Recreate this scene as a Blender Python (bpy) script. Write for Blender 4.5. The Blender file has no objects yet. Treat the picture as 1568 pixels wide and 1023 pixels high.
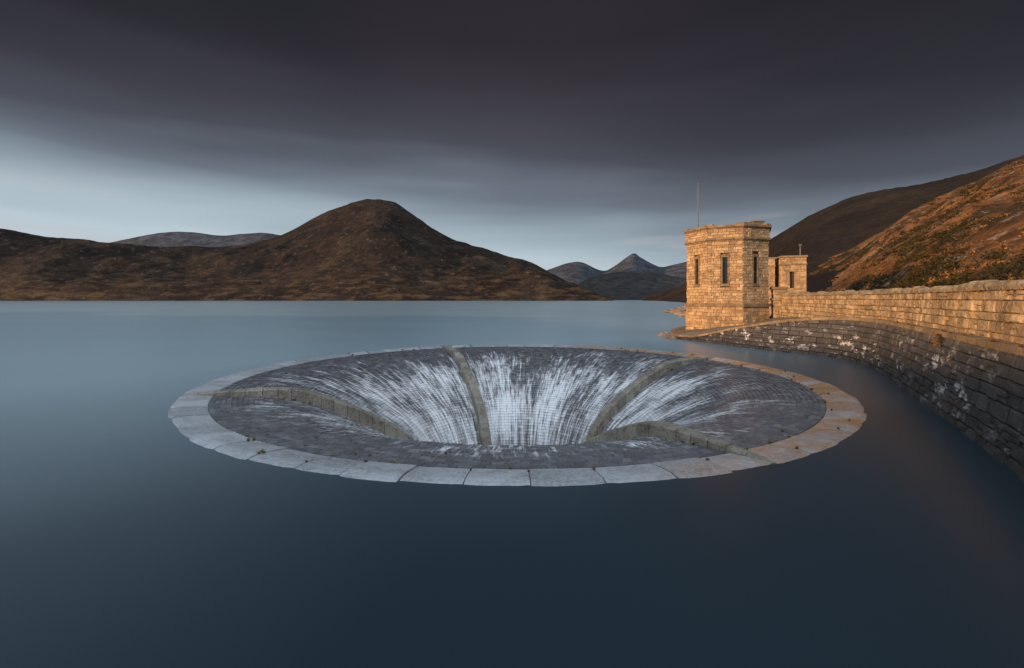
import bpy, math, random
import numpy as np
from mathutils import Vector, noise as mn
random.seed(7)
S=bpy.context.scene
S.view_settings.view_transform='Standard'; S.view_settings.look='None'; S.view_settings.exposure=0
H=4.15; F=698.0
SUN_EL=7.5; SD=Vector((-.91,-.41,0)).normalized()
# ---------------------------------------------------------------- helpers
def link(o,parent=None):
    S.collection.objects.link(o)
    if parent: o.parent=parent
    return o
def empty(name,loc=(0,0,0)):
    e=bpy.data.objects.new(name,None); e.location=loc; e.empty_display_size=.5
    return link(e)
class MB:
    def __init__(s): s.V=[];s.F=[];s.R=[]
    def add(s,vs,fs,r=.5):
        b=len(s.V); s.V+= [tuple(v) for v in vs]; s.R+=[r]*len(vs); s.F+=[tuple(b+i for i in f) for f in fs]
    def box(s,o,ux,uy,n,w,h,d,r=None,ch=.02,jit=.0,gap=.008):
        if r is None: r=random.random()
        o=Vector(o); g=gap
        def c(a,b,dd): return o+ux*a+uy*b+n*dd
        f=[(g,g),(w-g,g),(w-g,h-g),(g,h-g)]
        fi=[(g+ch,g+ch),(w-g-ch,g+ch),(w-g-ch,h-g-ch),(g+ch,h-g-ch)]
        vs=[c(a,b,0) for a,b in f]+[c(a,b,d-ch) for a,b in f]+[c(a+random.uniform(-jit,jit)*.5,b+random.uniform(-jit,jit)*.5,d+random.uniform(-jit,jit)) for a,b in fi]
        fs=[]
        for i in range(4):
            j=(i+1)%4
            fs+=[(i,j,4+j,4+i),(4+i,4+j,8+j,8+i)]
        fs.append((8,9,10,11)); fs.append((3,2,1,0))
        s.add(vs,fs,r)
    def hexa(s,p,r=None):
        if r is None: r=random.random()
        s.add(p,[(0,3,2,1),(4,5,6,7),(0,1,5,4),(1,2,6,5),(2,3,7,6),(3,0,4,7)],r)
    def obj(s,name,mat,parent=None,smooth=False,loc=None):
        me=bpy.data.meshes.new(name); me.from_pydata(s.V,[],s.F); me.update()
        a=me.attributes.new('rnd','FLOAT','POINT'); a.data.foreach_set('value',s.R)
        if smooth: me.polygons.foreach_set('use_smooth',[True]*len(me.polygons))
        o=bpy.data.objects.new(name,me); me.materials.append(mat)
        if loc: o.location=loc
        return link(o,parent)
def pchip(xs,ys):
    xs=np.array(xs,float); ys=np.array(ys,float); h=np.diff(xs); d=np.diff(ys)/h
    m=np.zeros(len(xs)); m[0]=d[0]; m[-1]=d[-1]
    for i in range(1,len(xs)-1):
        if d[i-1]*d[i]>0: m[i]=2*d[i-1]*d[i]/(d[i-1]+d[i])
    def f(x):
        x=min(max(x,xs[0]),xs[-1]); i=min(max(int(np.searchsorted(xs,x))-1,0),len(h)-1)
        t=(x-xs[i])/h[i]
        return float((1+2*t)*(1-t)**2*ys[i]+t*(1-t)**2*h[i]*m[i]+t*t*(3-2*t)*ys[i+1]+t*t*(t-1)*h[i]*m[i+1])
    return f
# ---------------------------------------------------------------- materials
class NT:
    def __init__(s,name):
        s.m=bpy.data.materials.new(name); s.m.use_nodes=True; s.t=s.m.node_tree; s.t.nodes.clear()
        s.out=s.n('ShaderNodeOutputMaterial'); s.b=s.n('ShaderNodeBsdfPrincipled'); s.l(s.b.outputs[0],s.out.inputs[0])
    def n(s,k,**kw):
        x=s.t.nodes.new(k)
        for a,b in kw.items(): setattr(x,a,b)
        return x
    def l(s,a,b): s.t.links.new(a,b)
    def put(s,v,inp):
        if isinstance(v,bpy.types.NodeSocket): s.l(v,inp)
        else: inp.default_value=v
    def math(s,op,a,b=0.,c=None,clamp=False):
        x=s.n('ShaderNodeMath',operation=op); x.use_clamp=clamp
        s.put(a,x.inputs[0]); s.put(b,x.inputs[1])
        if c is not None: s.put(c,x.inputs[2])
        return x.outputs[0]
    def noise(s,vec,scale,detail=4,rough=.55,dist=0):
        x=s.n('ShaderNodeTexNoise'); x.inputs['Scale'].default_value=scale; x.inputs['Detail'].default_value=detail
        x.inputs['Roughness'].default_value=rough; x.inputs['Distortion'].default_value=dist
        if vec is not None: s.l(vec,x.inputs['Vector'])
        return x.outputs['Fac']
    def ramp(s,f,stops):
        x=s.n('ShaderNodeValToRGB'); s.l(f,x.inputs[0]); e=x.color_ramp.elements
        while len(e)<len(stops): e.new(.5)
        for i,(p,c) in enumerate(stops):
            e[i].position=p; e[i].color=(c,c,c,1) if not isinstance(c,tuple) else c+(1,)
        return x.outputs[0]
    def mix(s,f,a,b,mode='MIX'):
        x=s.n('ShaderNodeMix',data_type='RGBA',blend_type=mode)
        s.put(f,x.inputs[0])
        for v,i in ((a,6),(b,7)):
            if isinstance(v,tuple): x.inputs[i].default_value=v+(1,)
            else: s.l(v,x.inputs[i])
        return x.outputs[2]
    def bump(s,h,strength=.5,dist=.05):
        x=s.n('ShaderNodeBump'); x.inputs['Strength'].default_value=strength; x.inputs['Distance'].default_value=dist
        s.l(h,x.inputs['Height']); s.l(x.outputs[0],s.b.inputs['Normal'])
    def geo(s): return s.n('ShaderNodeNewGeometry').outputs['Position']
    def attr(s,nm='rnd'): return s.n('ShaderNodeAttribute',attribute_name=nm).outputs['Fac']
    def mapped(s,vec,scale):
        x=s.n('ShaderNodeMapping'); s.l(vec,x.inputs[0]); x.inputs['Scale'].default_value=scale; return x.outputs[0]

def stone(name,c1,c2,c3,rough=.85,wet=0,seep=0,moss=.0,bump=.6,soot=.55):
    t=NT(name); P=t.geo(); r=t.attr()
    col=t.ramp(r,[(0,c1),(.5,c2),(1,c3)])
    n1=t.noise(P,.9,6,.65); n2=t.noise(P,14,6,.7)
    col=t.mix(t.ramp(n1,[(.38,0.0),(.66,soot)]),col,tuple(x*.38 for x in c1))
    col=t.mix(t.ramp(n2,[(.4,0.),(.75,.6)]),col,tuple(min(1,x*1.35) for x in c3))
    if moss:
        col=t.mix(t.ramp(t.noise(P,2.6,6,.7),[(.50,0.),(.64,moss)]),col,(.07,.055,.022))
    rg=rough
    if wet or seep:
        z=t.n('ShaderNodeSeparateXYZ'); t.l(P,z.inputs[0]); zz=z.outputs[2]
        zn=t.math('ADD',zz,t.math('MULTIPLY',t.math('SUBTRACT',t.noise(P,.9,5,.65),.5),2.0))
        wm=t.ramp(t.math('DIVIDE',zn,wet),[(.0,1.),(.72,.85),(1.,0.)])
        col=t.mix(wm,col,t.mix(.84,col,(.016,.016,.018)))
        rg=t.math('SUBTRACT',rough,t.math('MULTIPLY',wm,.3))
        if seep:
            sv=t.mapped(P,(1.,1.,1.8)); sn=t.noise(sv,1.3,8,.74,.2)
            lo=t.noise(P,.35,2,.5)
            sm=t.math('MULTIPLY',t.ramp(sn,[(.545,0.),(.60,1.)]),t.ramp(lo,[(.40,0.),(.53,1.)]))
            zs=t.ramp(t.math('DIVIDE',zz,3.),[(.05,.2),(.3,1.),(.75,.8),(.95,0.)])
            sm=t.math('MULTIPLY',t.math('MULTIPLY',sm,zs),seep)
            col=t.mix(sm,col,(.60,.60,.61))
    t.l(col,t.b.inputs['Base Color']); t.put(rg,t.b.inputs['Roughness'])
    h=t.math('ADD',t.math('MULTIPLY',t.noise(P,5,6,.65),1.),t.math('MULTIPLY',n2,.35))
    t.bump(h,bump,.12)
    return t.m
def plain(name,c,rough=.8,metal=0,ns=8,var=.3):
    t=NT(name); P=t.geo(); n=t.noise(P,ns,5,.6)
    col=t.mix(t.ramp(n,[(.3,0.),(.7,1.)]),tuple(x*(1-var) for x in c),tuple(x*(1+var) for x in c))
    t.l(col,t.b.inputs['Base Color']); t.b.inputs['Roughness'].default_value=rough; t.b.inputs['Metallic'].default_value=metal
    t.bump(n,.3,.03); return t.m
def terrain(name,cols,sc,bs,bd,rock=None,rsc=None,low=None):
    t=NT(name); P=t.geo()
    n=t.noise(P,sc,10,.66,.3); col=t.ramp(n,cols)
    m=t.noise(P,sc*8,8,.75); col=t.mix(t.ramp(m,[(.38,.75),(.6,0.)]),col,(.010,.008,.007))
    if low:
        z=t.n('ShaderNodeSeparateXYZ'); t.l(P,z.inputs[0])
        lm=t.ramp(t.math('DIVIDE',z.outputs[2],low[0]),[(0,1.),(1.,0.)])
        ln=t.ramp(t.noise(t.mapped(P,(1,1,5)),sc*2.5,8,.72,.3),[(.49,0.),(.6,1.)])
        col=t.mix(t.math('MULTIPLY',lm,ln),col,low[1])
    if rock:
        rm=t.noise(P,rsc,10,.8); rk=t.ramp(rm,[(.56,0.),(.62,.85)]); col=t.mix(rk,col,rock)
    t.l(col,t.b.inputs['Base Color']); t.b.inputs['Roughness'].default_value=.95
    t.b.inputs['Specular IOR Level'].default_value=.15
    h=t.math('ADD',t.noise(P,bs,10,.75),t.math('MULTIPLY',t.noise(P,bs*.22,6,.6),2.))
    t.bump(h,1.,bd); return t.m

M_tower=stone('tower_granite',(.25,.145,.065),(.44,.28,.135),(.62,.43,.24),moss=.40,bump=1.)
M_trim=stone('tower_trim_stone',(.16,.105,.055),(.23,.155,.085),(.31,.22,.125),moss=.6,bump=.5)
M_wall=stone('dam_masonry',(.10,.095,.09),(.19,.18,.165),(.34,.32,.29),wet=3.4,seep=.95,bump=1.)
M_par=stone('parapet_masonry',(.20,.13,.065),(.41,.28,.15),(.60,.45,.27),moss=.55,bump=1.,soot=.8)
M_cope=stone('coping_stone',(.20,.145,.085),(.29,.22,.13),(.40,.31,.19),moss=.75,bump=1.)
M_mortar=plain('mortar',(.04,.035,.032),.95)
M_mortar_t=plain('lime_mortar',(.16,.11,.065),.95)
M_dark=plain('dark_window_glass',(.012,.012,.014),.25)
M_metal=plain('painted_metal',(.16,.14,.13),.5,.2)
M_wood=plain('weathered_door',(.05,.035,.025),.7)

# ---------------------------------------------------------------- camera
cd=bpy.data.cameras.new('camera'); cam=link(bpy.data.objects.new('camera',cd)); cam.location=(0,0,H)
cam.rotation_euler=(math.radians(90),0,0); cd.sensor_width=36; cd.lens=36*F/1568; cd.shift_y=-54/1568
cd.clip_end=20000; cd.clip_start=.1; S.camera=cam
# ---------------------------------------------------------------- sun and sky
sl=bpy.data.lights.new('sun','SUN'); sl.energy=5.0; sl.angle=math.radians(.5); sl.color=(1,.56,.25)
so=link(bpy.data.objects.new('sun',sl))
el=math.radians(SUN_EL); tosun=Vector((SD.x*math.cos(el),SD.y*math.cos(el),math.sin(el)))
so.rotation_euler=(-tosun).to_track_quat('-Z','Y').to_euler(); so.location=tosun*300
W=bpy.data.worlds.new('World'); S.world=W; W.use_nodes=True; nt=W.node_tree; nt.nodes.clear()
class WT(NT):
    def __init__(s,t): s.t=t
w=WT(nt)
bg=w.n('ShaderNodeBackground'); wo=w.n('ShaderNodeOutputWorld'); w.l(bg.outputs[0],wo.inputs[0]); bg.inputs[1].default_value=.1
sky=w.n('ShaderNodeTexSky',sky_type='NISHITA'); sky.sun_disc=False; sky.sun_elevation=el; sky.sun_rotation=math.atan2(SD.x,SD.y)
tc=w.n('ShaderNodeTexCoord').outputs['Generated']; sp=w.n('ShaderNodeSeparateXYZ'); w.l(tc,sp.inputs[0])
X,Y,Z=sp.outputs
n1=w.noise(w.mapped(tc,(.8,.8,3.2)),1.4,3,.45,.2)
n2=w.noise(w.mapped(tc,(1.0,1.0,12.0)),1.3,2,.4,.1)
n3=w.noise(tc,1.6,2,.5)
ze=w.math('ADD',Z,w.math('MULTIPLY',X,.075))
ze=w.math('ADD',ze,w.math('MULTIPLY',w.math('SUBTRACT',n1,.5),.19))
ze=w.math('ADD',ze,w.math('MULTIPLY',w.math('SUBTRACT',n2,.5),.085))
ze=w.math('ADD',ze,w.math('MULTIPLY',w.math('MULTIPLY',X,X),w.math('MULTIPLY',Z,.60)))
deck=w.ramp(ze,[(0.0,(.54,.64,.70)),(.10,(.50,.60,.67)),(.175,(.32,.40,.465)),(.24,(.150,.178,.22)),(.315,(.072,.077,.099)),(.40,(.042,.041,.054)),(.49,(.022,.021,.028)),(.62,(.009,.009,.012))])
warm=w.ramp(w.noise(w.mapped(tc,(1.2,1.2,12.0)),2.,2,.5),[(.55,0.),(.70,.55)])
deck=w.mix(w.math('MULTIPLY',warm,w.ramp(Z,[(.02,0.),(.1,1.),(.22,.0)])),deck,(.54,.50,.51))
deck=w.mix(w.math('MULTIPLY',w.ramp(n3,[(.45,0.),(.7,1.)]),w.ramp(Z,[(.22,0.),(.42,.3)])),deck,(.044,.024,.031))
openc=w.mix(w.ramp(n1,[(.3,0.),(.7,1.)]),(.76,.88,1.04),(1.28,1.38,1.50))
beh=w.math('ADD',w.math('MULTIPLY',Y,-1.0),w.math('MULTIPLY',Z,.55))
bm=w.ramp(w.math('ADD',w.math('MULTIPLY',beh,.5),.5),[(.42,0.),(.72,1.)])
cl=w.mix(bm,deck,openc)
sc=w.n('ShaderNodeVectorMath',operation='SCALE'); w.l(cl,sc.inputs[0]); sc.inputs[3].default_value=10
fin=w.mix(.96,sky.outputs[0],sc.outputs[0])
w.l(fin,bg.inputs[0])

# ---------------------------------------------------------------- bellmouth spillway
CX,CY,RO=.2,25.7,15.55
prof=pchip([4.3,4.4,4.7,5.3,6.2,7.7,9.3,10.3,11.3,12.6,13.5,14.4,15.35,15.85],
           [-14,-8,-6,-4.6,-3.4,-2.3,-1.35,-.88,-.52,-.27,-.15,-.07,.035,-.08])
ribt=pchip([4.2,5,6.2,7.6,9.3,11.3,12.6,14,15.2,15.7],[-6.8,-4.1,-2.62,-1.65,-.74,-.0,.12,.12,.09,.03])
spill=empty('bellmouth_spillway',(CX,CY,0))
t=NT('spillway_setts'); tcn=t.n('ShaderNodeTexCoord').outputs['Object']; s3=t.n('ShaderNodeSeparateXYZ'); t.l(tcn,s3.inputs[0])
r_=t.attr(); ang=t.math('ARCTAN2',s3.outputs[1],s3.outputs[0])
rad=t.math('SQRT',t.math('ADD',t.math('MULTIPLY',s3.outputs[0],s3.outputs[0]),t.math('MULTIPLY',s3.outputs[1],s3.outputs[1])))
col=t.ramp(r_,[(0,(.078,.080,.090)),(.5,(.115,.121,.136)),(.9,(.148,.156,.172)),(1,(.21,.218,.235))])
np_=t.noise(tcn,.8,5,.6); col=t.mix(t.ramp(np_,[(.4,0.),(.65,.5)]),col,(.06,.05,.057))
np2=t.noise(tcn,20,5,.7); col=t.mix(t.ramp(np2,[(.45,0.),(.8,.4)]),col,(.26,.27,.29))
def comb(a,b,c):
    x=t.n('ShaderNodeCombineXYZ'); t.put(a,x.inputs[0]); t.put(b,x.inputs[1]); t.put(c,x.inputs[2]); return x.outputs[0]
st=t.noise(comb(t.math('MULTIPLY',ang,20.),t.math('MULTIPLY',rad,.30),0.),1.7,6,.78)
stf=t.noise(comb(t.math('MULTIPLY',ang,95.),t.math('MULTIPLY',rad,.55),3.),1.5,4,.65)
lo=t.noise(comb(t.math('MULTIPLY',ang,3.),t.math('MULTIPLY',rad,.2),7.),1.3,3,.6)
rm=t.ramp(t.math('DIVIDE',rad,16.),[(.26,.12),(.34,.17),(.55,.14),(.76,.045),(.88,-.0)])
fo=t.math('ADD',t.math('ADD',t.math('MULTIPLY',st,.64),t.math('MULTIPLY',stf,.46)),t.math('MULTIPLY',lo,.44))
fo=t.math('ADD',fo,rm); fo=t.math('ADD',fo,t.math('MULTIPLY',t.math('SUBTRACT',r_,.5),.035))
fm=t.ramp(fo,[(.855,0.),(1.01,.97)])
fm=t.math('MULTIPLY',fm,t.ramp(t.math('DIVIDE',rad,16.),[(.78,1.),(.88,0.)]))
col=t.mix(fm,col,(.82,.86,.90))
t.l(col,t.b.inputs['Base Color']); t.l(t.ramp(np_,[(.4,.36),(.6,.5)]),t.b.inputs['Roughness'])
t.bump(t.math('ADD',np2,t.math('MULTIPLY',t.noise(tcn,6,4,.6),.8)),.5,.04); M_sett=t.m
t=NT('spillway_slabs'); tcn=t.n('ShaderNodeTexCoord').outputs['Object']; r_=t.attr()
s3=t.n('ShaderNodeSeparateXYZ'); t.l(tcn,s3.inputs[0])
col=t.ramp(r_,[(0,(.24,.27,.30)),(1,(.42,.46,.50))]); a=t.noise(tcn,.9,7,.72)
col=t.mix(t.ramp(a,[(.46,0.),(.64,.75)]),col,(.13,.13,.13)); b_=t.noise(tcn,10,8,.8)
col=t.mix(t.ramp(b_,[(.42,.0),(.66,.6)]),col,(.56,.60,.64))
warm_reflect=t.math('MULTIPLY',t.ramp(t.math('DIVIDE',s3.outputs[0],16.),[(.15,0.),(.5,1.)]),t.ramp(t.noise(tcn,.55,6,.7),[(.40,.25),(.55,.95)]))
col=t.mix(warm_reflect,col,t.mix(b_,(.14,.075,.035),(.60,.31,.13)))  # warm hillside reflection painted into the colour of the right-hand slabs
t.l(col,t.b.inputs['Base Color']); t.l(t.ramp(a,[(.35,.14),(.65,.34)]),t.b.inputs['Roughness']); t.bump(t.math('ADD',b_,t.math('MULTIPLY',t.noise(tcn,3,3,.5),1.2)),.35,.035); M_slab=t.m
M_rib=stone('rib_stone',(.17,.155,.125),(.25,.23,.19),(.34,.32,.27),rough=.7,moss=.55,bump=.8)
def pol(r,a,z): return Vector((r*math.cos(a),r*math.sin(a),z))
m=MB(); rs=list(np.linspace(15.8,5.3,60))+list(np.linspace(5.2,4.3,14)); na=256
vs=[pol(r,2*math.pi*i/na,prof(r)-.02) for r in rs for i in range(na)]
fs=[(k*na+i,k*na+(i+1)%na,(k+1)*na+(i+1)%na,(k+1)*na+i) for k in range(len(rs)-1) for i in range(na)]
vs+= [pol(15.8,2*math.pi*i/na,-3) for i in range(na)]; q=len(rs)*na
fs+=[(q+i,q+(i+1)%na,(i+1)%na,i) for i in range(na)]
m.add(vs,fs,0.1); m.obj('funnel_bed',M_sett,spill,True)
m=MB(); r=14.42
while r>4.75:
    sl_=(prof(r+.01)-prof(r-.01))/.02; step=.195/math.sqrt(1+sl_*sl_); r1=max(r-step,4.5)
    n=int(2*math.pi*r/.31); off=random.random()
    N=Vector((-sl_,1)).normalized()
    cuts=[(k+random.uniform(-.16,.16))/n*2*math.pi+off for k in range(n)]; cuts.append(cuts[0]+2*math.pi)
    for k in range(n):
        g=.004; a0=cuts[k]+g/r; a1=cuts[k+1]-g/r
        h0=.006+random.uniform(0,.010); h1=.022+random.uniform(-.010,.020); 
        ra,rb=r-.004-random.uniform(0,.006),r1+.003
        def PP(rr,aa,hh): return pol(rr+N.x*hh,aa,prof(rr)+N.y*hh)
        top=[PP(ra,a0,h0),PP(ra,a1,h0),PP(rb,a1,h1),PP(rb,a0,h1)]
        bot=[PP(ra,a0,-.04),PP(ra,a1,-.04),PP(rb,a1,-.04),PP(rb,a0,-.04)]
        m.add(bot+top,[(4,7,6,5),(0,1,5,4),(1,2,6,5),(2,3,7,6),(3,0,4,7)],random.random())
    r=r1
m.obj('sett_lining',M_sett,spill)
m=MB(); cutsA=[0]
while cutsA[-1]<2*math.pi-.08: cutsA.append(cutsA[-1]+random.uniform(.085,.115))
cutsA=[c*2*math.pi/cutsA[-1] for c in cutsA]
for k in range(len(cutsA)-1):
    g=.0006+random.uniform(0,.0010); a0=cutsA[k]+g; a1=cutsA[k+1]-g; ns=6; rr=[14.43,14.46,14.9,15.3,15.5,15.65,15.8]
    dz=random.uniform(-.014,.018); tl=random.uniform(-.018,.018); vs=[]; fs=[]
    for j,r in enumerate(rr):
        for i in range(ns+1):
            aa=a0+(a1-a0)*i/ns
            edge=-.010 if i in (0,ns) or j==0 else 0
            vs.append(pol(r,aa,prof(r)+.012+dz+edge+tl*(i/ns-.5)+.006*mn.noise(Vector((r*2,aa*30,k)))))
    c=ns+1
    for j in range(len(rr)-1):
        for i in range(ns): fs.append((j*c+i,(j+1)*c+i,(j+1)*c+i+1,j*c+i+1))
    b0=len(vs)
    for i in range(c): vs.append(Vector(vs[i])-Vector((0,0,.15)))
    for i in range(ns): fs.append((b0+i,i,i+1,b0+i+1))
    for side in (0,ns):
        b1=len(vs)
        for j in range(len(rr)): vs.append(Vector(vs[j*c+side])-Vector((0,0,.15)))
        for j in range(len(rr)-1): fs.append((j*c+side,b1+j,b1+j+1,(j+1)*c+side))
    m.add(vs,fs,random.random())
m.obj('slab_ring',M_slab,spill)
m=MB()
for base in (24,114,204,294):
    A=math.radians(base); er=Vector((math.cos(A),math.sin(A),0)); et=Vector((-math.sin(A),math.cos(A),0))
    r=15.62
    while r>4.6:
        sl_=(ribt(r+.02)-ribt(r-.02))/.04
        r1=r-random.uniform(.5,.75)/math.sqrt(1+sl_*sl_); hw=.29+.02*random.uniform(-1,1)
        if r>13: hw*=.5+.5*(15.7-r)/2.7
        rnd=random.random(); g=.008; dz=random.uniform(-.016,.016); ch=.06; rings=[]
        nsub=3; sh=random.uniform(-.015,.015)
        for j in range(nsub+1):
            rr=(r-g)+((r1+g)-(r-g))*j/nsub; zt=ribt(rr)+dz; zb=min(prof(rr)-.15,zt-.1); p=er*rr+et*sh
            rings.append([p+et*hw+Vector((0,0,zb)),p+et*hw+Vector((0,0,zt-ch)),p+et*(hw-ch)+Vector((0,0,zt)),p-et*(hw-ch)+Vector((0,0,zt)),p-et*hw+Vector((0,0,zt-ch)),p-et*hw+Vector((0,0,zb))])
        vs=[v for R_ in rings for v in R_]; fs=[]
        for j in range(nsub):
            for i in range(5): fs.append((j*6+i,(j+1)*6+i,(j+1)*6+i+1,j*6+i+1))
        fs+=[tuple(range(6)),tuple(nsub*6+i for i in range(6))[::-1]]
        m.add(vs,fs,rnd); r=r1
m.obj('dividing_ribs',M_rib,spill)

# ---------------------------------------------------------------- water
t=NT('water'); P=t.geo(); s3=t.n('ShaderNodeSeparateXYZ'); t.l(P,s3.inputs[0])
n_=t.noise(t.mapped(P,(.02,.05,1)),1.,3,.5)
t.l(t.ramp(n_,[(.3,.27),(.7,.35)]),t.b.inputs['Roughness']); t.b.inputs['IOR'].default_value=1.45
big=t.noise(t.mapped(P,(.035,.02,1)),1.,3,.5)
# sky sheen painted into base colour: paler over open water, darker near dam
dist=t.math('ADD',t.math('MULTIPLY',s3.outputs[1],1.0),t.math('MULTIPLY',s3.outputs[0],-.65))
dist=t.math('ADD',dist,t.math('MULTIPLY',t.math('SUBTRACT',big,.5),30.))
sky_sheen=t.ramp(t.math('DIVIDE',dist,100.),[(.05,0.),(.13,.14),(.24,.5),(.42,1.),(1.,.85)])
t.l(t.mix(sky_sheen,(.018,.034,.047),(.215,.305,.355)),t.b.inputs['Base Color'])
M_water=t.m
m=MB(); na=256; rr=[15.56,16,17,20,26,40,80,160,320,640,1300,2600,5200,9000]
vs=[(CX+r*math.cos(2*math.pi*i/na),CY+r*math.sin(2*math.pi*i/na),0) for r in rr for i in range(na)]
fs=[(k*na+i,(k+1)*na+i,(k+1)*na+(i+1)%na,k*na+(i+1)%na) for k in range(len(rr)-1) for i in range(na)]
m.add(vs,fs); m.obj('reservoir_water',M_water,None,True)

# ---------------------------------------------------------------- dam wall
LW=[(-12,-31,2.87),(-6,-20.6,2.87),(0,-10,2.87),(6,.5,2.87),(11.8,10.4,2.87),(13.4,13,2.87),(17.3,19.6,2.87),(20.4,25,2.87),(22.1,28.6,2.87),(22.7,31.4,2.87),(22.1,33.9,2.75),(20.7,36.5,2.35),(19.3,40.2,1.6),(17.9,44.4,.62),(17.3,47.6,.42),(18.2,52,.42),(20.5,57,.5),(24,61,.6),(32,64,.6)]
PW=[(-10.8,-31.7),(-4.8,-21.3),(1.2,-10.7),(7.0,-.2),(12.95,9.9),(14.5,12.6),(18.2,19.2),(21.3,24.7),(22.95,28.3),(23.6,31.4),(24.6,34.2),(26.0,38),(27.3,42.5),(28.6,48.5),(28.9,50),(29.3,52),(29.8,55),(30.3,58),(34,62)]
class Path:
    def __init__(s,pts,sub=8):
        pts=[Vector(p) for p in pts]; out=[]
        for i in range(len(pts)-1):
            p0=pts[max(i-1,0)];p1=pts[i];p2=pts[i+1];p3=pts[min(i+2,len(pts)-1)]
            for k in range(sub):
                u=k/sub; out.append(.5*((2*p1)+(p2-p0)*u+(2*p0-5*p1+4*p2-p3)*u*u+(3*p1-p0-3*p2+p3)*u**3))
        out.append(pts[-1]); s.p=out; s.s=[0]
        for a,b in zip(out,out[1:]): s.s.append(s.s[-1]+(Vector((b.x-a.x,b.y-a.y))).length)
        s.L=s.s[-1]
    def at(s,t):
        t=min(max(t,0),s.L); i=min(max(int(np.searchsorted(s.s,t))-1,0),len(s.p)-2)
        u=(t-s.s[i])/(s.s[i+1]-s.s[i]); return s.p[i].lerp(s.p[i+1],u)
    def nrm(s,t):
        d=s.at(t+.3)-s.at(t-.3); return Vector((-d.y,d.x,0)).normalized()
lw=Path(LW); pw=Path([(x,y,0) for x,y in PW])
def courses(m,path,z0,ztop,ch,lens,batter,depth,jit,chm,s0=0,s1=None,zref=0,drand=.03,hv=.15):
    s1=s1 or path.L; z=z0; 
    while z<ztop_max-.05:
        h=ch*random.uniform(1-hv,1+hv); s=s0-random.uniform(0,.5)
        if ztop_max-z-h<.12: h=ztop_max-z
        while s<s1:
            L=random.uniform(*lens); a=path.at(s); b=path.at(s+L)
            hh=min(h,ztop((s+s+L)/2)-z)
            if hh>.06:
                na_=path.nrm(s); 
                A=Vector((a.x,a.y,z))-na_*(z-zref)*batter; B=Vector((b.x,b.y,z))-path.nrm(s+L)*(z-zref)*batter
                ux=(B-A); w_=ux.length; ux.normalize(); n=Vector((-ux.y,ux.x,0)); uy=(Vector((0,0,1))-n*batter).normalized()
                parts=[(0,hh)]
                if hv>.2 and L<.6 and hh>.3 and random.random()<.45: k_=hh*random.uniform(.4,.6); parts=[(0,k_),(k_,hh-k_)]
                for zo,hp in parts:
                    m.box(A-n*.1+uy*zo,ux,uy,n,w_,hp,depth+.1+random.uniform(0,drand),None,chm,jit,.010)
            s+=L
        z+=h
dam=empty('dam_wall')
m=MB(); ztop_max=2.75
courses(m,lw,-.6,lambda s:lw.at(s).z-.18,.38,(.4,1.0),.22,.06,.028,.03,drand=.09,hv=.22)
m.obj('masonry_courses',M_wall,dam)
m=MB(); vs=[];fs=[]; N_=len(lw.p)
for i in range(N_):
    s=lw.s[i]; n=lw.nrm(s); p=lw.p[i]; zt=p.z-.12
    vs+=[Vector((p.x,p.y,-1.5))-n*.02,Vector((p.x,p.y,0))-n*.02,Vector((p.x,p.y,zt))-n*(.22*zt+.02),Vector((p.x,p.y,zt))-n*(.22*zt+.9)]
for i in range(N_-1):
    for k in range(3): fs.append((i*4+k,(i+1)*4+k,(i+1)*4+k+1,i*4+k+1))
m.add(vs,fs); m.obj('wall_core',M_mortar,dam)
m=MB(); s=0
while s<lw.L:
    L=random.uniform(.8,1.3); a=lw.at(s);b=lw.at(s+L-.001); na_=lw.nrm(s); nb_=lw.nrm(s+L)
    def q(p,n,z,o): return Vector((p.x,p.y,z))-n*(.22*p.z-o)
    za,zb=a.z,b.z; o=.20; g=(b-a).normalized()*.006; dz=random.uniform(-.015,.015); o+=random.uniform(-.02,.02)
    m.hexa([q(a,na_,za-.2,o)+g,q(b,nb_,zb-.2,o)-g,q(b,nb_,zb-.2,-.5)-g,q(a,na_,za-.2,-.5)+g,
            q(a,na_,za+dz,o-.03)+g,q(b,nb_,zb+dz,o-.03)-g,q(b,nb_,zb+dz,-.5)-g,q(a,na_,za+dz,-.5)+g]); s+=L
m.obj('ledge_course',M_trim,dam)
def pz(s):
    y=pw.at(s).y; return 2.80 if y<31 else 2.80-.6*min(1,(y-31)/18)
s_end=[pw.s[i] for i in range(len(pw.p)) if pw.p[i].y<=50.2][-1]
par=empty('parapet_wall'); m=MB(); ztop_max=4.42
courses(m,pw,2.0,lambda s:4.42,.36,(.28,.85),.03,.05,.045,.035,s1=s_end,zref=2.8,drand=.13,hv=.25)
m.obj('masonry_courses',M_par,par)
m=MB();vs=[];fs=[];k=0
for i in range(len(pw.p)):
    if pw.s[i]>s_end+.5: break
    n=pw.nrm(pw.s[i]);p=pw.p[i]; vs+=[Vector((p.x,p.y,1.5))-n*.01,Vector((p.x,p.y,4.42))-n*.06,Vector((p.x,p.y,4.42))-n*.52,Vector((p.x,p.y,1.5))-n*.52];k+=1
for i in range(k-1):
    for j in range(3): fs.append((i*4+j,(i+1)*4+j,(i+1)*4+j+1,i*4+j+1))
m.add(vs,fs); m.obj('wall_core',M_mortar,par)
m=MB(); s=0
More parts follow.
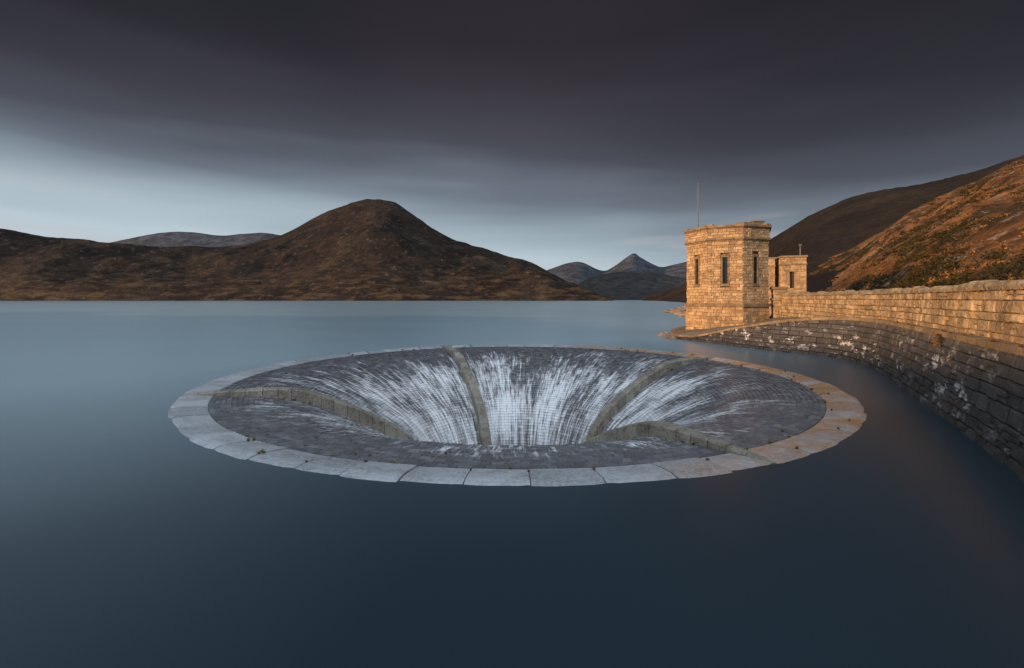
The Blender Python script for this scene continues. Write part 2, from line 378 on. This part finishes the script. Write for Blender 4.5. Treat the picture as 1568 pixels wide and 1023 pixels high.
while s<s_end:
    L=random.uniform(.35,1.0); a=pw.at(s);b=pw.at(s+L); na_=pw.nrm(s);nb_=pw.nrm(s+L); h=random.uniform(.16,.38); vs=[];fs=[]
    K=[(.12,0),(.13,.5),(.05,.88),(-.12,1),(-.38,.98),(-.56,.8),(-.62,.4),(-.6,0)]
    for u in (0.02,.2,.8,.98):
        p=a.lerp(b,u); n=na_.lerp(nb_,u); sc_=.88 if u in(.02,.98) else 1
        for o,zz in K: vs.append(Vector((p.x,p.y,4.43+zz*h*sc_+random.uniform(-.02,.02)))+n*(o*sc_+random.uniform(-.03,.03)))
    for j in range(3):
        for i in range(7): fs.append((j*8+i,j*8+i+1,(j+1)*8+i+1,(j+1)*8+i))
    fs+=[tuple(range(8))[::-1],tuple(24+i for i in range(8))]
    m.add(vs,fs,random.random()); s+=L
m.obj('rounded_coping',M_cope,par)
M_terr=terrain('terrace_paving',[(.3,(.13,.10,.065)),(.5,(.26,.20,.14)),(.7,(.34,.28,.19))],.8,6,.08,(.07,.06,.025),1.2)
m=MB();vs=[];fs=[];nv=8;cnt=0
for i in range(len(lw.p)):
    p=lw.p[i];n=lw.nrm(lw.s[i]);A=Vector((p.x,p.y,p.z-.03))-n*(.22*p.z+.2); q_=pw.p[i]; zb=pz(pw.s[i]); B=Vector((q_.x,q_.y,zb))
    if p.y<30: A.z=2.84;B.z=2.84
    if i>len(lw.p)-20: B.z=2.2
    for k in range(nv+1):
        v=A.lerp(B,k/nv)
        if 0<k<nv: v.z+=.08*mn.noise(v*.9)
        vs.append(v)
    cnt+=1
for i in range(cnt-1):
    for k in range(nv): fs.append((i*(nv+1)+k,i*(nv+1)+k+1,(i+1)*(nv+1)+k+1,(i+1)*(nv+1)+k))
m.add(vs,fs); m.obj('stone_terrace',M_terr,None,True)
m=MB();vs=[];fs=[]
for i in range(len(pw.p)):
    n=pw.nrm(pw.s[i]);p=pw.p[i]; vs+=[Vector((p.x,p.y,3.5))-n*.4,Vector((p.x,p.y,3.5))-n*13]
for i in range(len(pw.p)-1): fs.append((2*i,2*i+1,2*i+3,2*i+2))
m.add(vs,fs); m.obj('crest_road',plain('gravel_road',(.14,.12,.10),.9))

# ---------------------------------------------------------------- tower
TC=Vector((24.5,52,0)); TR=4.4
tower=empty('octagonal_stone_tower'); d_=Vector((-.425,-.905,0)).normalized(); r_v=Vector((.905,-.425,0)).normalized()
def corner(k,R=TR,z=0):
    a=math.radians(20+45*k); return TC+(d_*math.cos(a)+r_v*math.sin(a))*R+Vector((0,0,z))
def ngon_prism(m,R0,R1,z0,z1,r=.5,cap=True):
    vs=[corner(k,R0,z0) for k in range(8)]+[corner(k,R1,z1) for k in range(8)]
    fs=[(k,(k+1)%8,8+(k+1)%8,8+k) for k in range(8)]
    if cap: fs+=[tuple(range(8,16)),tuple(range(8))[::-1]]
    m.add(vs,fs,r)
m=MB(); ngon_prism(m,TR-.26,TR-.26,-1,11.6); m.obj('core',M_mortar_t,tower)
WZ0,WZ1,WW=5.75,8.55,.46
m=MB(); mt=MB(); md=MB()
def face_courses(m,z0,z1,R,ch,win=None,depth=.26,batter=0):
    for k in range(8):
        z=z0
        while z<z1-.05:
            h=min(ch*random.uniform(.8,1.2),z1-z)
            if z1-z-h<.12: h=z1-z
            Rr=R-batter*(z-z0)
            A=corner(k,Rr-.26,z);B=corner(k+1,Rr-.26,z); ux=(B-A);w_=ux.length;ux.normalize();n=Vector((ux.y,-ux.x,0)); 
            if n.dot((A+B)/2-Vector((TC.x,TC.y,z)))<0: n=-n
            dd=.26*math.cos(math.radians(22.5))
            s=-.1; w2=w_+.1
            c=w_/2
            while s<w2-.02:
                L=random.uniform(.3,.8)
                if s<0: L=random.choice((.35,.6))
                if w2-s-L<.25: L=w2-s
                segs=[(s,s+L)]
                if win and z+h>win[0] and z<win[1]:
                    l,r=c-win[2],c+win[2]; segs=[]
                    if s<l: segs.append((s,min(s+L,l)))
                    if s+L>r: segs.append((max(s,r),s+L))
                for a_,b_ in segs:
                    if b_-a_>.04: m.box(A+ux*a_,ux,Vector((0,0,1)),n,b_-a_,h,dd+random.uniform(0,.07),None,.022,.018)
                s+=L
            z+=h
face_courses(m,3.55,10.25,TR,.30,(WZ0-.28,WZ1+.3,WW/2+.2))
face_courses(m,.2,3.3,TR+.16,.36,None,batter=.03)
m.obj('ashlar_walls',M_tower,tower)
for k in range(8):
    A=corner(k,TR,0);B=corner(k+1,TR,0);ux=(B-A);w_=ux.length;ux.normalize();n=Vector((ux.y,-ux.x,0))
    if n.dot((A+B)/2-TC)<0:n=-n
    c=(A+B)/2; up=Vector((0,0,1))
    def zz(z): return Vector((0,0,z))
    z=WZ0
    while z<WZ1-.01:
        h=min(.35,WZ1-z)
        for sgn in (-1,1):
            wj=.2; o=c+ux*(WW/2 if sgn>0 else -WW/2-wj)+zz(z)-n*.26
            mt.box(o,ux,up,n,wj,h,.30,None,.012,.0,.004)
        z+=h
    mt.box(c-ux*(WW/2+.2)+zz(WZ1)-n*.26,ux,up,n,WW+.4,.3,.31,None,.015,0,.004)
    mt.box(c-ux*(WW/2+.2)+zz(WZ0-.28)-n*.26,ux,up,n,WW+.4,.28,.36,None,.015,0,.004)
    md.box(c-ux*(WW/2)+zz(WZ0)-n*.25,ux,up,n,WW,WZ1-WZ0,.02,.5,.001,0,0)
def ring(m,R,z,h,chm=.04,depth=.5):
    for k in range(8):
        A=corner(k,R,z);B=corner(k+1,R,z);Ai=corner(k,R-depth,z);Bi=corner(k+1,R-depth,z); N_=4; u=Vector((0,0,h))
        for j in range(N_):
            a=A.lerp(B,j/N_+.002);b=A.lerp(B,(j+1)/N_-.002);ai=Ai.lerp(Bi,j/N_+.002);bi=Ai.lerp(Bi,(j+1)/N_-.002)
            m.hexa([a,b,bi,ai,a+u,b+u,bi+u,ai+u])
ring(mt,TR+.30,3.30,.25); ring(mt,TR+.10,3.55,.12)
ring(mt,TR+.12,10.25,.16); ring(mt,TR+.30,10.41,.22); ring(mt,TR+.36,.0,.2)
mt.obj('trim_and_surrounds',M_trim,tower); md.obj('slit_windows',M_dark,tower)
m=MB(); face_courses(m,10.63,11.6,TR+.10,.28); m.obj('parapet_courses',M_tower,tower)
m=MB(); ring(m,TR+.2,11.6,.12,depth=.6); ring(m,TR+.36,11.72,.24,depth=.8)
for k in range(8):
    a=corner(k,TR+.30,11.96); A=corner(k,TR-.3,11.96)
    for other in (k-1,k+1):
        b=a.lerp(corner(other,TR+.30,11.96),.16);B=A.lerp(corner(other,TR-.3,11.96),.16); u=Vector((0,0,.16))
        m.hexa([a,b,B,A,a+u,b+u,B+u,A+u])
m.obj('parapet_coping',M_trim,tower)
m=MB(); 
c=corner(1,TR-1.1,11.9); m.hexa([c+Vector(v) for v in ((-.6,-.5,0),(.5,-.5,0),(.5,.5,0),(-.6,.5,0),(-.6,-.5,.55),(.5,-.5,.55),(.5,.5,.55),(-.6,.5,.55))]); 
c2=c+Vector((0,0,.55)); m.hexa([c2+Vector(v) for v in ((-.7,-.6,0),(.6,-.6,0),(.6,.6,0),(-.7,.6,0),(-.7,-.6,.08),(.6,-.6,.08),(.6,.6,.08),(-.7,.6,.08))])
m.obj('roof_hatch',M_trim,tower)
def cyl(m,p0,p1,r0,r1,n=10):
    p0=Vector(p0);p1=Vector(p1);d=(p1-p0).normalized();a=d.orthogonal().normalized();b=d.cross(a)
    vs=[p0+(a*math.cos(2*math.pi*i/n)+b*math.sin(2*math.pi*i/n))*r0 for i in range(n)]+[p1+(a*math.cos(2*math.pi*i/n)+b*math.sin(2*math.pi*i/n))*r1 for i in range(n)]
    m.add(vs,[(i,(i+1)%n,n+(i+1)%n,n+i) for i in range(n)]+[tuple(range(n,2*n)),tuple(range(n))[::-1]])
m=MB(); fp=TC-r_v*3.0+d_*.6; cyl(m,fp+Vector((0,0,11)),fp+Vector((0,0,17.4)),.08,.045); cyl(m,fp+Vector((0,0,17.4)),fp+Vector((0,0,17.5)),.08,.08); cyl(m,fp+Vector((0,0,11.5)),fp+Vector((0,0,12.4)),.13,.11)
m.obj('flagpole',M_metal)

# ---------------------------------------------------------------- gatehouse
gate=empty('stone_gatehouse')
def rect_house(m,mt,o,ux,uyv,w_,dp,z0,z1,doors=()):
    up=Vector((0,0,1)); o=Vector(o)
    for fi,(p,u,n,L) in enumerate(((o,ux,-uyv,w_),(o+ux*w_,uyv,ux,dp),(o+uyv*dp,uyv*-1,-ux,dp),(o+ux*w_+uyv*dp,-ux,uyv,w_))):
        z=z0
        while z<z1-.02:
            h=min(.3*random.uniform(.85,1.15),z1-z); s=0
            while s<L-.02:
                l=random.uniform(.35,.75)
                if L-s-l<.2:l=L-s
                segs=[(s,s+l)]
                for D in doors:
                    if fi==0 and z<D[3] and z+h>D[4]:
                        lft,rgt=D[0],D[1]
                        if z+h>D[2] and D[3]-D[2]>.1:
                            q=max(0,1-((z+h*.5-D[2])/(D[3]-D[2]))**2)**.5; cc=(lft+rgt)/2; hw=(rgt-lft)/2*q; lft,rgt=cc-hw,cc+hw
                        new=[]
                        for a_,b_ in segs:
                            if a_<lft:new.append((a_,min(b_,lft)))
                            if b_>rgt:new.append((max(a_,rgt),b_))
                        segs=new
                for a_,b_ in segs:
                    if b_-a_>.03:m.box(p+u*a_+up*z-n*.3,u,up,n,b_-a_,h,.3+random.uniform(0,.06),None,.02,.015)
                s+=l
            z+=h
    for (zz_,hh,ov) in ((z1-1.15,.18,.12),(z1,.25,.16)):
        a=o-ux*ov-uyv*ov+up*zz_; b=a+ux*(w_+2*ov); c=b+uyv*(dp+2*ov); d=a+uyv*(dp+2*ov); u=up*hh; mt.hexa([a,b,c,d,a+u,b+u,c+u,d+u],random.random())
m=MB();mt=MB();mc=MB()
gu=Vector((.94,-.34,0)).normalized();gv=Vector((.34,.94,0)).normalized()
go=Vector((40.2,68.0,0)); rect_house(m,mt,go,gu,gv,3.2,5,1.5,10.3,((1.1,1.7,8.0,8.0,6.0),))
a=go+gu*.3+gv*.32+Vector((0,0,1)); mc.hexa([a,a+gu*2.6,a+gu*2.6+gv*4.3,a+gv*4.3]+[x+Vector((0,0,9)) for x in (a,a+gu*2.6,a+gu*2.6+gv*4.3,a+gv*4.3)])
g2=Vector((36.8,70.4,0)); rect_house(m,mt,g2,gu,gv,3.35,4,1.5,10.2,((1.2,2.3,8.1,8.8,6.4),))
a=g2+gu*.3+gv*.32+Vector((0,0,1)); mc.hexa([a,a+gu*2.7,a+gu*2.7+gv*3.3,a+gv*3.3]+[x+Vector((0,0,8.8)) for x in (a,a+gu*2.7,a+gu*2.7+gv*3.3,a+gv*3.3)])
m.obj('ashlar_walls',M_tower,gate);mt.obj('cornice_bands',M_trim,gate)
mc.obj('inner_core',M_wood,gate)
m=MB(); p=go+gu*2.6+gv*.8; cyl(m,p+Vector((0,0,10.4)),p+Vector((0,0,12.3)),.09,.07); 
m.box(p+Vector((-.2,0,12.0)),Vector((1,0,0)),Vector((0,0,1)),Vector((0,-1,0)),.4,.25,.15)
m.obj('roof_lamp_post',M_metal,gate)
m=MB();mt=MB(); rect_house(m,mt,(27.9,48.6,0),gu,gv,1.2,1.2,1.6,5.15)
p_=empty('stone_gate_pier'); m.obj('pier_courses',M_par,p_); mt.obj('pier_cap',M_trim,p_)
m=MB(); m.hexa([Vector(v) for v in ((28.15,48.8,1.5),(28.9,48.5,1.5),(29.3,49.5,1.5),(28.5,49.7,1.5),(28.15,48.8,5.1),(28.9,48.5,5.1),(29.3,49.5,5.1),(28.5,49.7,5.1))]); m.obj('pier_core',M_mortar_t,p_)

# ---------------------------------------------------------------- hills
def sv(px,py,Y):
    return Vector(((px-784)/F*Y,Y,H+(457-py)/F*Y))
def fbm(p,o=6): return mn.fractal(p,.9,2.1,o,noise_basis='PERLIN_ORIGINAL')
def hill(name,mat,base,ridge,nu,nv,amp,fs_,shape=1.,ramp_=.25,backlen=.7,zend=-3):
    B=Path(base,6).p;R=Path(ridge,6).p
    vs=[];fs=[];nb=nv//3;tot=nv+nb+1
    for i in range(nu+1):
        f=i/nu*(len(B)-1);k=min(int(f),len(B)-2);u=f-k;b=B[k].lerp(B[k+1],u);r=R[k].lerp(R[k+1],u)
        for j in range(tot):
            v=j/nv
            if v<=1:
                p=b.lerp(r,v); p.z=b.z+(r.z-b.z)*v**shape; wgt=math.sin(math.pi*v*.93)**.8*(1-ramp_)+ramp_*v
            else:
                q=(v-1)*3; p=r+(r-b)*(q*backlen); p.z=r.z+(zend-r.z)*q**1.5; wgt=ramp_
            d=fbm(Vector((p.x,p.y,p.z*.5))*fs_)+.5*(abs(mn.noise(Vector((p.x*1.3,p.y*.4,3.))*fs_*2))*-1.+.3)
            p.z+=amp*wgt*d; p.x+=amp*.5*wgt*fbm(Vector((p.y,p.x,9))*fs_)
            vs.append(p)
    for i in range(nu):
        for j in range(tot-1): a=i*tot+j; fs.append((a,a+tot,a+tot+1,a+1))
    m=MB();m.add(vs,fs);o=m.obj(name,mat,None,True); return vs,nu,nv,tot
M_mtn=terrain('heather_mountain',[(.36,(.013,.009,.008)),(.48,(.025,.016,.012)),(.56,(.040,.027,.019)),(.68,(.066,.046,.031))],.008,.06,8.,(.13,.10,.08),.06,low=(120.,(.10,.063,.033)))
A=[(-700,320,1000),(-300,338,1050),(0,355,1200),(100,366,1250),(180,374,1300),(250,377,1350),(310,377,1400),(375,373,1500),(430,358,1550),(480,332,1600),(530,313,1600),(560,307,1600),(582,305,1600),(604,310,1600),(628,325,1600),(655,343,1580),(700,369,1500),(760,387,1400),(820,405,1300),(870,430,1200),(905,447,1100),(938,459,1000)]
hill('mountain',M_mtn,[Vector(((a[0]-784)/F*min(900,a[2]-60),min(900,a[2]-60),-4)) for a in A],[sv(*a) for a in A],420,130,26,.005,1.0,.14)
M_far=terrain('haze_tinted_moorland',[(.3,(.05,.06,.08)),(.7,(.085,.098,.118))],.002,.01,20)  # distance haze put into the blue-grey base colour
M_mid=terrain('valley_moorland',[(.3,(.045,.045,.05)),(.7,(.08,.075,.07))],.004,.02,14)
B_=[(140,378,3500),(175,371,3500),(225,360,3500),(270,355,3500),(310,357,3500),(345,360,3500),(400,357,3500),(440,362,3500),(500,372,3500)]
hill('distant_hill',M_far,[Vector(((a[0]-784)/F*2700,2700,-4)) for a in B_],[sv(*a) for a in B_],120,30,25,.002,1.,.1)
C_=[(740,440,3600),(800,428,3600),(845,411,3600),(885,401,3600),(922,414,3600),(940,407,3600),(968,388,3600),(982,394,3600),(1012,408,3600),(1050,401,3600),(1110,396,3600),(1250,390,3600)]
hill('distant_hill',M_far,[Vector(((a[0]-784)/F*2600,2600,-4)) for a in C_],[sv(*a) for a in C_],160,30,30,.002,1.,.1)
C_=[(850,455,2000),(880,438,2000),(905,424,2000),(950,416,2000),(1000,417,2000),(1050,426,2000),(1120,424,2000),(1250,420,2000)]
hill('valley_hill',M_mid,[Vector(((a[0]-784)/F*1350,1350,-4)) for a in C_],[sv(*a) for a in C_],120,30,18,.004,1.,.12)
M_rh=terrain('dark_moor',[(.35,(.015,.011,.009)),(.5,(.030,.021,.015)),(.7,(.055,.038,.024))],.012,.08,5)
C_=[((290,1000),(985,459,1120)),((270,850),(1050,437,1000)),((215,620),(1120,400,940)),((150,400),(1178,365,900)),((110,300),(1230,335,850)),((75,200),(1300,300,800)),((60,165),(1350,289,760)),((48,138),(1420,280,700)),((43,112),(1500,260,620)),((40,95),(1568,236,550)),((38,80),(1700,200,450)),((33,63),(2100,150,300))]
hill('moorland_hill',M_rh,[Vector((a[0],a[1],-1.0)) for a,b in C_],[sv(*b) for a,b in C_],260,110,14,.008,1.25,.12)
M_br=terrain('bracken_hillside',[(.36,(.03,.028,.012)),(.45,(.11,.06,.022)),(.54,(.30,.13,.045)),(.66,(.42,.24,.11))],.04,.6,1.0,(.38,.33,.27),.3)
D_=[((62,112,-1),(190,1)),((66,102,2.5),(1236,412,260)),((60,85,3),(1300,381,230)),((50,66,3.3),(1400,327,190)),((40,48,3.3),(1500,276,165)),((33,36,3.4),(1568,239,150)),((27,24,3.4),(1750,190,118)),((20,10,3.4),(2300,100,70)),((12,-6,3.4),None),((4,-24,3.4),None)]
bs=[];rg=[]
for i,(a,b) in enumerate(D_):
    bs.append(Vector(a))
    if i==0: rg.append(Vector((185,330,0)))
    elif b is None: rg.append(Vector((150,20 if i==8 else -60,56)))
    else: rg.append(sv(*b))
dv,dnu,dnv,dtot=hill('bracken_hillside',M_br,bs,rg,300,160,4.5,.03,.95,.15)
lat=Vector((-SD.y,SD.x,0)).normalized(); bs=[];rg=[]
cz=2.65+(17+180)*math.tan(el)
for l in (-190,-150,-100,-60,-20,20,60,110,170,220):
    c=SD*180+lat*l; zc=cz-.02 if abs(l)<120 else cz*.6
    rg.append(Vector((c.x,c.y,zc))); b=SD*95+lat*l; bs.append(Vector((b.x,b.y,-2)))
hill('shade_ridge',M_rh,bs,rg,120,40,1.2,.02,1.,.1)  # unseen ridge added to keep sun off the bellmouth and lower wall
def leafy(t_name,c1,c2,c3):
    t=NT(t_name);col=t.ramp(t.attr(),[(0,c1),(.55,c2),(1,c3)]);t.l(col,t.b.inputs['Base Color']);t.b.inputs['Roughness'].default_value=.9
    t.b.inputs['Specular IOR Level'].default_value=.1
    return t.m
m=MB()
def clump(m,c,R,n,r0):
    for _ in range(n):
        a=random.uniform(0,6.283);e=random.uniform(0,1.4);q=R*random.uniform(.35,1)
        p=c+Vector((math.cos(a)*math.cos(e)*q,math.sin(a)*math.cos(e)*q,math.sin(e)*q*.75))
        d=(p-c).normalized()+Vector((random.uniform(-.6,.6),random.uniform(-.6,.6),random.uniform(-.6,.6))); x=d.orthogonal().normalized();y=d.cross(x).normalized();s_=R*random.uniform(.10,.22)
        m.add([p+x*s_,p+y*s_*.6+d*s_*.3,p-x*s_,p-y*s_*.6],[(0,1,2,3)],min(1,max(0,r0+random.uniform(-.2,.2)+.25*math.sin(e)-.1)))
cntc=0
while cntc<6200:
    i=random.randint(25,dnu-90);j=int(dnv*random.random()**1.6*.98);p=dv[i*dtot+j]
    dn=mn.noise(p*.05)+.4*mn.noise(p*.17); low=1-j/dnv
    if dn+.35*(low-.75)<-.05 and random.random()>.10: cntc+=1; continue
    D=p.length; R=random.uniform(.3,.8)*(1+.003*D)
    clump(m,p+Vector((random.uniform(-.6,.6),random.uniform(-.6,.6),-.1)),R,26,.15 if dn>.0 else .75); cntc+=1
m.obj('heather_scrub',leafy('scrub_leaves',(.018,.022,.008),(.075,.05,.017),(.26,.13,.045)))
m=MB()
def tuft(c,n,h,r0=.5,nrm_=None):
    for _ in range(n):
        a=random.uniform(0,6.283);d=Vector((math.cos(a),math.sin(a),0))*random.uniform(.15,.6)*h; b=c+Vector((math.cos(a+1),math.sin(a+1),0))*random.uniform(0,.35)*h
        if nrm_: d+=nrm_*h*.4
        hh=h*random.uniform(.5,1);sd=Vector((-d.y,d.x,0)).normalized()*.012
        m.add([b-sd,b+sd,b+d*.5+Vector((0,0,hh*.7))+sd*.7,b+d+Vector((0,0,hh*(1 if not nrm_ else .2)))],[(0,1,2,3)],random.random())
C0=Vector((CX,CY,0))
for _ in range(110):
    a=random.choice([random.uniform(-2.2,-.7),random.uniform(-.6,1.2),random.uniform(1.8,2.6)])%(2*math.pi); r=random.choice([14.42,14.42,14.0,13.2]) if random.random()<.6 else random.uniform(14.5,15.3)
    if r>14.5: a=min(cutsA,key=lambda c:abs(c-a))
    tuft(C0+pol(r,a,prof(r)),18,random.uniform(.05,.14))
for base in (24,114,204,294):
    for _ in range(10):
        r=random.uniform(10.5,15); sg=random.choice((-1,1)); a=math.radians(base)+sg*.30/r; tuft(C0+pol(r,a,prof(r)),16,random.uniform(.06,.18))
m.obj('rim_grass_tufts',leafy('dry_grass',(.05,.05,.015),(.14,.11,.04),(.28,.2,.08)))
m=MB()
for _ in range(60):
    s=random.uniform(20,lw.L-40);p=lw.at(s);n=lw.nrm(s);z=random.choice((p.z,p.z,random.uniform(.6,2.6)))
    tuft(Vector((p.x,p.y,z))-n*(.22*z-.1),14,random.uniform(.06,.16),.5,n)
for i in range(len(lw.p)):
    if abs(lw.p[i].y-18.2)<.5:
        n=lw.nrm(lw.s[i])
        for k in range(4): tuft(Vector((lw.p[i].x,lw.p[i].y,2.3+.13*k))-n*.35,40,.2,.9,n)
        break
m.obj('wall_grass_tufts',leafy('wall_grass',(.07,.05,.02),(.15,.09,.035),(.24,.15,.06)))
M_bld=stone('boulder_stone',(.14,.10,.07),(.22,.16,.11),(.30,.22,.15))
def boulder(m,c,R):
    import bmesh
    bm=bmesh.new();bmesh.ops.create_icosphere(bm,subdivisions=2,radius=1); o=Vector((random.uniform(0,99),0,0)); sx,sy,sz=random.uniform(.8,1.3),random.uniform(.8,1.3),random.uniform(.45,.8)
    vs=[]
    for v in bm.verts:
        k=1+.35*mn.noise(v.co*1.2+o); vs.append(c+Vector((v.co.x*sx,v.co.y*sy,v.co.z*sz))*R*k)
    m.add(vs,[tuple(v.index for v in f.verts) for f in bm.faces],random.random());bm.free()
m=MB()
for _ in range(160):
    u=random.random(); p=Vector((33,63,0)).lerp(Vector((50,142,0)),u) if random.random()<.8 else Vector((50,142,0)).lerp(Vector((75,200,0)),u)
    boulder(m,p+Vector((random.uniform(-2.5,2.5),random.uniform(-3,3),random.uniform(-.2,.5))),random.uniform(.4,1.3))
for _ in range(26):
    u=random.random(); p=Vector((16.6,46,0)).lerp(Vector((17.6,53,0)),u); boulder(m,p+Vector((random.uniform(-.8,.6),0,random.uniform(-.1,.1))),random.uniform(.2,.5))
m.obj('shore_boulders',M_bld)
